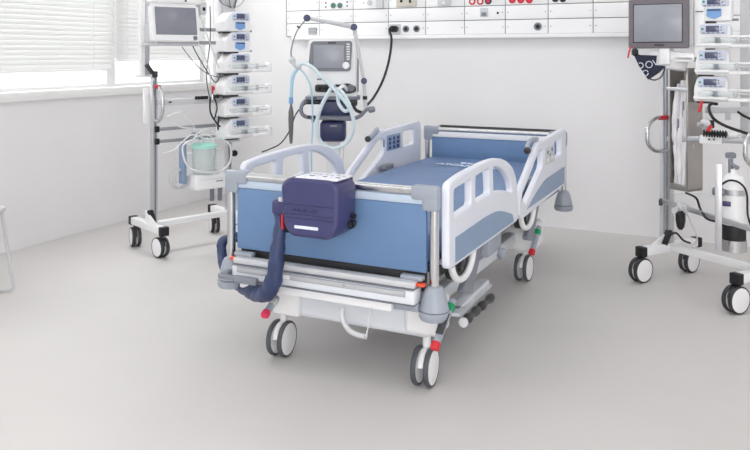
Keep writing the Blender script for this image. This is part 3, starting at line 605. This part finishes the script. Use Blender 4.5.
# ---------------------------------------------------------------- infusion pumps
def make_pump(door, x0=0):
    t = root('infusion_pump', (0, 0, 0), 0, 'x', 'pump')
    h = MB(); h.shape(rnd([(x0, 0), (x0, .075), (max(.055, x0+.02), .135), (.19, .135), (.205, .11), (.205, 0)], [.012, .02, .02, .02, .01, .012]), [], .125, Mx(((1, 0, 0, 0), (0, 0, -1, .0625), (0, 1, 0, 0), (0, 0, 0, 1))), .007)
    h.build('housing', WHITE, t)
    kp = MB().box((.055, -.010, .078), (.192, .004, .13), .008); kp = kp.build('keypad', PBLUE, t)
    MB().box((.085, -.014, .088), (.15, -.008, .122), .002).build('display', LCD, kp)
    MB().cyl((.175, -.013, .105), (.175, -.009, .105), .009, seg=14).build('key', LTG, kp)
    MB().cyl((.068, -.013, .105), (.068, -.009, .105), .006, seg=14).build('key', GREEN, kp)
    for q in range(5): MB().box((.066+q*.024, -.0125, .0805), (.080+q*.024, -.009, .0855), .001).build('key', INKM if q % 2 else MIDG, kp)
    for q in range(2): MB().box((.157, -.0125, .096+q*.014), (.164, -.009, .104+q*.014), .001).build('key', INKM, kp)
    if door:
        d = MB().shape(rnd([(.082, .066), (.155, .066), (.155, .025), (.118, .010), (.082, .025)], .006), [], .012, Mx(((1, 0, 0, 0), (0, 0, -1, -.004), (0, 1, 0, 0), (0, 0, 0, 1))), .003); d = d.build('door', PDOOR, t)
        MB().box((.085, -.012, .055), (.152, -.0095, .062), .001).build('door_bar', DARK, d)
        MB().box((.205, .03, .0), (.235, .06, .012), .003).build('rail_hook', MIDG, t)
    else:
        MB().box((x0, -.03, .012), (.21, .0, .03), .006).build('syringe_tray', WHITE, t)
        MB().box((.13, -.04, .03), (.16, -.005, .058), .006).build('syringe_clamp', MIDG, t)
        sy = MB().cyl((x0+.03, -.025, .045), (.235, -.025, .045), .015, seg=18).build('syringe', CLEAR, t)
        MB().lathe([(.012, 0), (.02, .006), (.02, .012), (.012, .02)], (.235, -.025, .045), (1, 0, 0), 16).build('syringe_flange', LTG, sy)
        a = MB(); a.box((.205, -.03, .004), (.345, .02, .022), .005); a.cyl((.20, .01, .062), (.33, .01, .062), .008, seg=12); a.box((.325, -.035, .004), (.365, .03, .07), .014, seg=3); a.build('plunger_drive', WHITE, t)
        MB().cyl((.24, -.025, .045), (.33, -.025, .045), .005, seg=10).build('plunger_rod', LTG, sy)
    MB().box((x0+.01, .02, -.012), (.12, .11, .002), .003).build('mounting_foot', DARK, t)
    return t
proto = {}
def place_pump(kind, loc, rz, label, group):
    key = (kind, rz < 0)
    if key in proto: o = copy_tree(proto[key])
    else: o = proto[key] = make_pump(kind, .035 if rz < 0 else 0)
    o.location = loc; o.rotation_euler = (0, 0, R(rz)); o['label'] = label; o['group'] = group; return o
LLM = LM(LT, LR)
lz = [1.515, 1.366, 1.213, 1.064, .913, .766]
names = ['topmost, with a blue door', 'second from top, with a blue door', 'third from top, the highest holding a syringe', 'fourth from top, between two syringe pumps', 'fifth from top, just above the lowest', 'lowest one, just above the bed rail']
for k, z in enumerate(lz):
    p_ = LLM @ V((.462, -.185, z-.05-(.018 if k == 0 else .008 if k == 1 else 0))); place_pump(k < 2, p_, LR, 'white pump of the left trolley stack, '+names[k], 'pumps stacked on the left trolley')
rzs = [(-.6, True), (26.5, False), (52.5, False), (79, False)]
rn = ['topmost, with a blue square door', 'second from top, beside the dark monitor', 'third from top, level with the monitor arm', 'lowest one, above the black hose']
for k, (y, kd) in enumerate(rzs):
    p_ = at(690.5-k*1.2, y+22, 4.20); place_pump(kd, p_, -4, 'white pump of the right trolley stack, '+rn[k], 'pumps stacked on the right trolley')
# ---------------------------------------------------------------- monitors
lm = root('patient_monitor', LLM @ V((-.035, -.12, 1.372)), LR, 'white framed patient monitor with grey screen on the left trolley', 'monitor')
T = Mx.Rotation(R(-8), 4, 'X')
m = MB(); m.shape(rnd([(0, 0), (0, .238), (.34, .238), (.34, 0)], .018), [], .05, T @ Mx(((1, 0, 0, 0), (0, 0, -1, .0), (0, 1, 0, 0), (0, 0, 0, 1))), .008); m.build('housing', WHITE, lm)
m = MB().box((.028, -.029, .048), (.312, -.024, .222), .002, T); m.build('screen', mat('dim monitor glass', s(136, 138, 148), .15, var=.08, scale=4), lm)
m = MB(); m.box((.024, -.0275, .044), (.316, -.0245, .226), .001, T); m.build('screen_border', MIDG, lm)
MB().lathe([(.015, -.004), (.015, .004), (.01, .01)], T @ V((.30, -.025, .024)), (0, -1, 0), 20).build('dial_knob', MIDG, lm)
m = MB(); m.box((-.03, .0, -.026), (.34, .09, -.008), .005); m.box((.0, .02, -.01), (.04, .10, .12), .01); m.build('mounting_tray', LTG, lm)
m = MB(); m.box((.0, -.0, .252), (.36, .08, .29), .008); m.build('module_case', WHITE, lm)
MB().cyl((.24, -.0, .272), (.24, -.008, .272), .006, seg=10).build('knob', DARK, lm)
m = MB(); m.box((.352, .0, .19), (.40, .08, .27), .01); m.build('side_module', LTG, lm); MB().box((.365, -.006, .212), (.385, .0, .235), .003).build('plug', BLACK, lm)
rc = at(661, 48.5, 4.25)
rm = root('patient_monitor', rc, -4, 'dark grey framed monitor with pale screen on the right trolley', 'monitor')
m = MB(); m.shape(rnd([(-.170, 0), (-.170, .275), (.145, .275), (.145, 0)], .014), [], .05, Mx(((1, 0, 0, 0), (0, 0, -1, 0), (0, 1, 0, 0), (0, 0, 0, 1))), .006); m.build('bezel', BEZEL, rm)
MB().box((-.139, -.030, .037), (.112, -.024, .242), .002).build('screen', SCREEN, rm)
MB().box((-.144, -.0275, .032), (.117, -.0245, .247), .001).build('screen_border', DARK, rm)
MB().box((-.03, -.028, .014), (.02, -.024, .024)).build('badge', DARK, rm)
MB().shape(rnd([(-.155, .01), (-.155, .265), (.165, .265), (.165, .01)], .02), [], .06, Mx(((1, 0, 0, 0), (0, 0, -1, .05), (0, 1, 0, 0), (0, 0, 0, 1))), .01).build('rear_case', LTG, rm)
m = MB(); m.bar((.02, .03, .01), (.02, .03, -.09), .10, .06, .012); m.bar((-.06, .03, -.03), (.17, .03, -.05), .06, .05, .01); m.bar((.03, .03, -.08), (.10, .12, -.10), .07, .06, .012); m.box((.06, .0, -.075), (.17, .09, -.04), .01); m.build('support_arm', WHITE, rm)
MB().box((.166, .02, -.05), (.222, .11, .36), .01).build('side_case', WHITE, rm)
MB().bar((.175, .017, .20), (.215, .017, .20), .008, .004).build('case_slot', DARK, rm)
MB().tube([at(631, 47, 4.27), at(629, 52, 4.25), at(628, 58, 4.25)], .005, 8, smooth=5).build('red_tag', RED, rm, True)
# cuff with ring print
cf = root('pressure_cuff', at(648, 78, 4.14), 0, 'navy cloth cuff with ring pattern hanging below the dark monitor', 'cuff')
d_ = 4.12
out = [(634, 53), (641, 55), (657, 55.5), (656, 65), (666, 66), (659, 73), (649, 79.5), (640, 66)]
b = MB(); b.quad([at(x, y, d_) for x, y in out], .018); b.build('cuff_cloth', CUFF, cf, True)
for (x, y, r) in ((649, 64.5, 3.2), (640.5, 65.5, 2.7), (645.5, 73, 2.7)):
    ring = [at(x+r*math.cos(a), y+r*math.sin(a), d_-.003) for a in [k*math.pi/10 for k in range(20)] if 632 < x+r*math.cos(a)]
    if x < 645: ring = [p_ for k, p_ in enumerate(ring) if k not in range(7, 13)]; ring = ring[7:]+ring[:7]
    MB().tube(ring, .0022, 6, closed=x > 645 and y < 70).build('ring_print', WTXT, cf, True)
MB().tube([at(652.5, 60, d_-.003), at(656, 65, d_-.003)], .0022, 6).build('ring_print', WTXT, cf, True)
MB().tube([at(650, 79, 4.12), at(655, 80, 4.12), at(661, 77, 4.12), at(664, 71, 4.12), at(665, 66, 4.12)], .004, 8, smooth=6).build('cuff_tubing', DARK, cf, True)
MB().lathe([(.008, 0), (.018, .01), (.018, .03), (.01, .04)], at(635, 56, 4.12), (0, 0, 1), 12).build('cuff_clip', BLACK, cf, True)
# ---------------------------------------------------------------- suction unit on the left trolley
su = root('suction_unit', LLM @ V((.212, -.165, .392)), LR, 'white drainage unit with clear mint lidded canister on the left trolley', 'suction unit')
MB().box((-.02, .05, .04), (.005, .115, .31), .004).build('back_plate', INLAY, su)
MB().box((.0, .07, .09), (.30, .115, .24), .006).build('mount_plate', WHITE, su)
MB().box((.03, -.03, .0), (.30, .10, .10), .014, seg=3).build('base_box', WHITE, su)
MB().box((.06, -.033, .068), (.27, -.029, .070)).build('base_slot', LTG, su); MB().box((.18, -.034, .048), (.23, -.029, .054)).build('badge', MIDG, su)
for k, (x, y) in enumerate(((.12, .03),)):
    cn = MB().lathe([(.066, .0), (.072, .005), (.08, .17), (.081, .175), (.078, .175), (.068, .01)], (x, y, .10), (0, 0, 1)).build('canister', CLEAR, su)
    MB().lathe([(.076, 0), (.088, .004), (.088, .022), (.07, .03), (.02, .036)], (x, y, .272), (0, 0, 1)).build('lid', MINT, cn)
    MB().tube([(x, y, .30), (x, y, .325), (x+.02, y-.02, .335)], .008, 8, smooth=5).build('lid_port', LTG, cn)
    for q in range(5): MB().box((x+.03, y-.082, .13+q*.024), (x+.05, y-.074, .1315+q*.024)).build('level_mark', MIDG, cn)
MB().lathe([(.0, 0), (.03, .006), (.034, .03), (.022, .05), (.0, .055)], (.06, .05, .33), (0, -.3, 1), 16).build('filter', MIDG, su)
for c1, rad in (([(.09, 0, .31), (.02, -.03, .34), (-.06, -.02, .30), (-.04, -.04, .18), (.05, -.06, .13), (.18, -.06, .12), (.27, -.05, .17), (.28, -.04, .28), (.22, 0, .33), (.12, 0, .33)], .007),
    ([(.12, 0, .33), (.02, 0, .37), (-.05, 0, .33), (-.10, .02, .28), (-.16, .05, .26)], .005), ([(.10, 0, .32), (.06, 0, .40), (-.04, 0, .42), (-.12, 0, .45)], .005), ([(.0, 0, .30), (.05, -.02, .38), (.14, -.02, .40), (.2, 0, .34)], .005),
    ([(-.02, 0, .30), (.04, -.03, .36), (.12, -.05, .36), (.17, -.03, .30)], .004), ([(.02, 0, .44), (-.06, 0, .52), (-.16, 0, .50)], .004), ([(.06, 0, .34), (.0, -.02, .46), (-.10, 0, .55)], .003)):
    MB().tube([V(q)+V((0, 0, 0)) for q in c1], rad, 8, smooth=8).build('clear_tubing', CLEARW, su)
# ================================================================= VENTILATOR
vp = at(332, 0, 5.6); vp.z = 0
VR = 26
ve = root('ventilator', vp, VR, 'ventilator with grey screen and navy box on a column behind the bed', 'ventilator')
k_ = 5.6/768
def vv(px, py, dy=0): d = 5.6+dy; return V(((px-375)*d/FPX+43*k_, dy, EYE-(py-53)*d/FPX))
def vbox(x0, y0, x1, y1, d0, d1, bev, mm, name, par=None):
    a, b = vv(x0, y0, d0), vv(x1, y1, d0); return MB().box((a.x, d0, b.z), (b.x, d1, a.z), bev, seg=3).build(name, mm, par or ve)
o2 = [vv(*q) for q in ((311, 40), (353, 39.5), (357, 44), (357, 97.5), (309, 96), (308.5, 74), (309, 44))]
MB().shape(rnd([(q.x, q.z) for q in o2], [.035, .03, .02, .02, .02, .02, .02]), [], .20, Mx(((1, 0, 0, 0), (0, 0, -1, .03), (0, 1, 0, 0), (0, 0, 0, 1))), .012).build('housing', WHITE, ve)
o2 = [vv(*q) for q in ((312, 41.5), (352.5, 41), (351, 71), (318, 71), (309.5, 64))]
bz = MB().shape(rnd([(q.x, q.z) for q in o2], .025), [], .02, Mx(((1, 0, 0, 0), (0, 0, -1, -.075), (0, 1, 0, 0), (0, 0, 0, 1))), .004).build('screen_bezel', VBEZ, ve)
vbox(313.5, 45, 344, 68, -.09, -.083, .003, SCREEN, 'screen', bz)
for k in range(7): vbox(346.5, 43.5+k*2.5, 349.8, 45+k*2.5, -.09, -.084, .002, WHITE, 'key', bz)
MB().lathe([(.026, 0), (.026, .01), (.02, .016)], vv(346, 65.5, -.084), (0, -1, 0)).build('dial_knob', WHITE, bz)
vbox(328, 42, 336, 43.5, -.09, -.083, .001, DARK, 'handle_slot', bz)
o2 = [vv(*q) for q in ((315.8, 84), (342, 84), (348, 82.5), (356.5, 86), (356.5, 91.5), (349, 93.5), (342, 92), (315.8, 91.5))]
fr = MB().shape(rnd([(q.x, q.z) for q in o2], [.02]*8), [], .02, Mx(((1, 0, 0, 0), (0, 0, -1, -.072), (0, 1, 0, 0), (0, 0, 0, 1))), .004).build('port_recess', DARK, ve)
for x, rr_ in ((320, .02), (326, .016), (333, .02), (351, .026)): MB().lathe([(rr_, 0), (rr_, .02), (rr_*.7, .024), (rr_*.6, .01)], vv(x, 88, -.08), (0, -1, 0), 18).build('port', BLACK if x < 330 else MIDG, fr)
vbox(317, 78.5, 324, 80, -.0735, -.070, .0005, MIDG, 'badge')
vbox(357.3, 58, 358.6, 92, -.05, .0, .003, MIDG, 'side_rail')
vbox(305, 96.5, 360, 100, -.08, .13, .006, MIDG, 'tray')
vbox(302, 100, 320, 104.5, -.05, .12, .01, DARK, 'tray_drawer'); vbox(346, 99.5, 357, 106, -.05, .12, .006, DARK, 'tray_drawer')
nb = MB(); a, b_ = vv(320, 100), vv(350, 117); c_ = vv(320.5, 120); e_ = vv(343, 141)
nb.box((a.x, -.06, b_.z), (b_.x, .10, a.z), .012, seg=3); nb.box((c_.x, -.075, e_.z), (vv(346, 0).x, .10, c_.z), .03, seg=4); nbo = nb.build('humidifier_box', NAVYV, ve)
vbox(330, 125, 337, 127, -.0775, -.074, .001, MIDG, 'badge', nbo)
vbox(318, 116, 350, 119.5, -.085, .10, .006, MIDG, 'shelf')
MB().tube([vv(306, 100, -.05), vv(303, 103, -.11), vv(301, 109, -.13), vv(303, 115, -.13), vv(310, 117.5, -.12), vv(330, 118, -.12), vv(350, 119, -.13), vv(360, 116, -.16), vv(366, 110, -.18), vv(371, 108, -.18)], .014, 12, smooth=6).build('handle_bar', MIDG, ve)
MB().tube([vv(353, 104, -.04), vv(356, 110, -.1), vv(363, 113, -.14)], .012, 10, smooth=6).build('handle_bar', DARK, ve)
MB().lathe([(.014, 0), (.022, .01), (.022, .04), (.014, .05)], vv(371, 109, -.18)-V((.02, 0, .01)), (1, 0, .25), 16).build('handle_end', MIDG, ve)
vbox(325, 140, 340, 212, .0, .10, .01, WHITE, 'column')
bs = MB(); bs.box((-.26, -.20, .11), (-.20, .26, .15), .01); bs.box((.20, -.20, .11), (.26, .26, .15), .01); bs.box((-.26, -.01, .11), (.26, .11, .155), .01); bs.build('base', WHITE, ve)
MB().box((-.05, .01, .15), (.05, .09, .25), .008).build('column_foot', WHITE, ve)
for x, y in ((-.23, -.17), (.23, -.17), (-.23, .23), (.23, .23)): caster(ve, x, y, .05, 90, .12, .014, .011, LTG, DARK, DARK, .01)
# arm
J1, J2, J3, J4 = vv(307, 18, -.22), vv(354, 27, -.14), vv(364, 81, -.12), vv(365, 102, -.12)
ar = MB(); ar.cyl(J1, J2, .011, .018); ar.cyl(J2, J3, .015, .011); ar.cyl(J3, J4, .012, .012); ar = ar.build('support_arm', LTG, ve)
for J, r_ in ((J1, .024), (J2, .024), (J3, .022)): MB().lathe([(r_*.8, -.026), (r_, -.02), (r_, .02), (r_*.8, .026)], J, (0, 1, 0), 20).build('arm_joint', NAVYV, ar)
MB().cyl(vv(365, 96, -.12), vv(365, 99.5, -.12), .016).build('arm_clamp', BLACK, ar); MB().cyl(vv(365, 99.5, -.12), vv(365.5, 108, -.12), .014).build('arm_socket', LTG, ar)
MB().tube([J1, vv(302, 24, -.2), vv(297, 31, -.2), vv(293, 42, -.2), vv(291, 52, -.2), vv(292, 60, -.2)], .005, 8, smooth=7).build('hose_hanger', MIDG, ve)
MB().bar(vv(297, 26, -.2), vv(300, 28, -.2), .012, .012).build('hanger_clip', DARK, ve)
yp = MB(); yp.cyl(vv(290, 59, -.2), vv(297, 68, -.2), .014); yp.lathe([(.018, -.02), (.022, 0), (.018, .02)], vv(292, 60, -.2), (1, 0, .5)); yp.lathe([(.014, -.02), (.02, 0), (.014, .02)], vv(298.5, 67, -.2), (1, 0, 0)); yp.build('wye_piece', LTG, ve)
def corr(pts, r, name, mm, lab=None):
    q = catmull(pts, 14); n = len(q); MB().tube(q, r, 12, rf=lambda t: r*(1+.07*math.sin(t*n*2.2))).build(name, mm, ve, label=lab)
corr([vv(297, 69, -.2), vv(293, 76, -.2), vv(291.5, 88, -.2), vv(291, 103, -.2)], .0125, 'breathing_hose', HBLUE, 'light blue hose')
MB().lathe([(.012, 0), (.016, -.01), (.016, -.04), (.012, -.05)], vv(291, 97, -.2), (0, 0, 1)).build('hose_connector', PDOOR, ve)
MB().lathe([(.006, 0), (.008, -.02), (.014, -.045), (.018, -.06), (.019, -.12), (.016, -.2), (.012, -.26), (.009, -.285)], vv(291, 103, -.2), (0, 0, 1)).build('test_lung', mat('smoky silicone', s(104, 104, 104), .3, var=.1), ve, label='dark grey hanging test lung')
corr([vv(297, 66, -.2), vv(303, 63.5, -.22), vv(312, 67, -.24), vv(321, 76, -.26), vv(331, 86, -.27), vv(342, 98, -.26), vv(350, 109, -.25), vv(353.5, 121, -.24), vv(352, 134, -.23), vv(345, 144, -.22), vv(334, 148.5, -.21), vv(324, 145, -.21), vv(318, 136, -.22), vv(317, 122, -.23), vv(321, 107, -.25), vv(329, 92, -.26), vv(333, 86, -.2), vv(334, 86, -.12)], .0135, 'breathing_hose', HOSE)
corr([vv(340, 90, -.1), vv(338, 96, -.22), vv(339, 104, -.24), vv(345, 111, -.24), vv(350, 107, -.24), vv(345, 96, -.24), vv(340, 90, -.2), vv(334, 88, -.12)], .0125, 'breathing_hose', HOSE)
MB().tube([vv(347, 90, -.08), vv(343, 86, -.16), vv(338, 90, -.2), vv(333, 89, -.2)], .013, 10, smooth=7).build('port_elbow', WHITE, ve)
MB().tube([vv(299, 68, -.2), vv(306, 76, -.2), vv(311, 88, -.2), vv(312.5, 110, -.18), vv(312.5, 130, -.17), vv(311.5, 150, -.15), vv(311.5, 185, -.1)], .0055, 8, smooth=7).build('monitoring_line', HBLUE, ve)
MB().tube([vv(344, 143, -.1), vv(343, 160, -.1), vv(342, 185, -.08)], .0035, 8, smooth=7).build('thin_line', LTG, ve)
MB().tube([vv(316, 97, -.09), vv(305, 104, -.12), vv(296, 114, -.12), vv(290, 130, -.1), vv(281, 143, -.02), vv(270, 149, .05), vv(262, 152, .08)], .005, 8, smooth=7).build('power_cable', DARK, ve)
for x, y in ((313, 121), (309, 117), (314, 117)): MB().lathe([(.008, -.01), (.013, 0), (.008, .01)], vv(x, y, -.14), (1, 0, 0), 10).build('line_clip', DARK, ve)
# black supply hose from the wall socket to the ventilator
sh = root('supply_hose', V((-2.6, YB, 1.3)), 0, 'black hose curving from the round wall socket down to the ventilator handle', 'hose')
a = pp(396, 29)
MB().tube([a+V((0, -.01, 0)), a+V((-.03, -.06, -.005)), ony(391.5, 40, YB-.16), ony(389, 60, YB-.24), ony(383, 80, YB-.34), ony(374, 97, YB-.50), at(366, 106, 5.55)], .010, 10, smooth=8).build('hose_body', BLACK, sh, True)
MB().lathe([(.024, 0), (.027, .01), (.027, .05), (.016, .065)], a, (-.35, -1, 0)).build('hose_plug', BLACK, sh, True)
# ================================================================= CHAIR FRAME CUT BY THE LEFT EDGE
g0 = at(14, 292, 4.18)
ch = root('visitor_chair', (g0.x, g0.y, 0), 34, 'pale grey tubular sled frame chair cut off by the left edge', 'chair')
for y in (0, -.46):
    pts = rnd([(-.47, .44), (-.50, .012), (0, .012), (-.065, .44)], [.0, .03, .03, .0], 5)
    MB().tube([(x, y, z) for x, z in pts], .0085, 12).build('sled_frame', LTG, ch)
MB().box((-.52, -.47, .44), (-.04, .01, .47), .012, seg=3).build('seat', LTG, ch)
bk = MB(); bk.box((-.55, -.45, .60), (-.53, -.01, .88), .008)
for y in (0, -.46): bk.tube([(-.47, y, .44), (-.54, y, .55), (-.56, y, .85)], .010, 10, smooth=4)
bk.build('backrest', LTG, ch)
# ================================================================= LIGHT
wd = bpy.data.worlds.new('world'); bpy.context.scene.world = wd; wd.use_nodes = True
bg = wd.node_tree.nodes['Background']; bg.inputs[0].default_value = (1, 1, 1, 1); bg.inputs[1].default_value = 2.3
def area(name, loc, to, sx, sy, pw, col=(1, 1, 1)):
    l = bpy.data.lights.new(name, 'AREA'); l.shape = 'RECTANGLE'; l.size = sx; l.size_y = sy; l.energy = pw; l.color = col
    o = bpy.data.objects.new(name, l); COL.objects.link(o); o.location = loc; o.rotation_euler = (V(to)-V(loc)).to_track_quat('-Z', 'Y').to_euler(); return o
area('window_daylight', (XL-.10, 4.6, 2.42), (-.6, 3.0, .3), .8, .4, 22)
fw = MB(); fw.box((-1.3, YF, .2), (2.3, YF+.03, .25)); fw.box((-1.3, YF, 2.42), (2.3, YF+.03, 2.47)); fw.box((-1.3, YF, .25), (-1.25, YF+.03, 2.42)); fw.box((2.25, YF, .25), (2.3, YF+.03, 2.42)); fo = struct('window_5', fw, FRAME)  # empty frame added around the fill lamp, no known window here
area('front_fill', (.5, YF+.04, 1.38), (-.2, 3, .7), 3.4, 2.1, 140)  # added fill lamp behind the camera, brightens the faces turned towards it
# ================================================================= CAMERA
cd = bpy.data.cameras.new('camera'); cam = bpy.data.objects.new('camera', cd); COL.objects.link(cam)
cam.location = (0, 0, EYE); cam.rotation_euler = (R(90), 0, A26); cd.sensor_width = 36; cd.lens = 36*FPX/750; cd.shift_y = -172/750; cd.clip_start = .05
sc = bpy.context.scene; sc.camera = cam
sc.view_settings.view_transform = 'Standard'; sc.view_settings.look = 'None'; sc.view_settings.gamma = 1; sc.view_settings.use_curve_mapping = False
sc.view_settings.exposure = .22
sc.cycles.use_denoising = True; sc.cycles.max_bounces = 10; sc.cycles.diffuse_bounces = 6; sc.cycles.transparent_max_bounces = 16
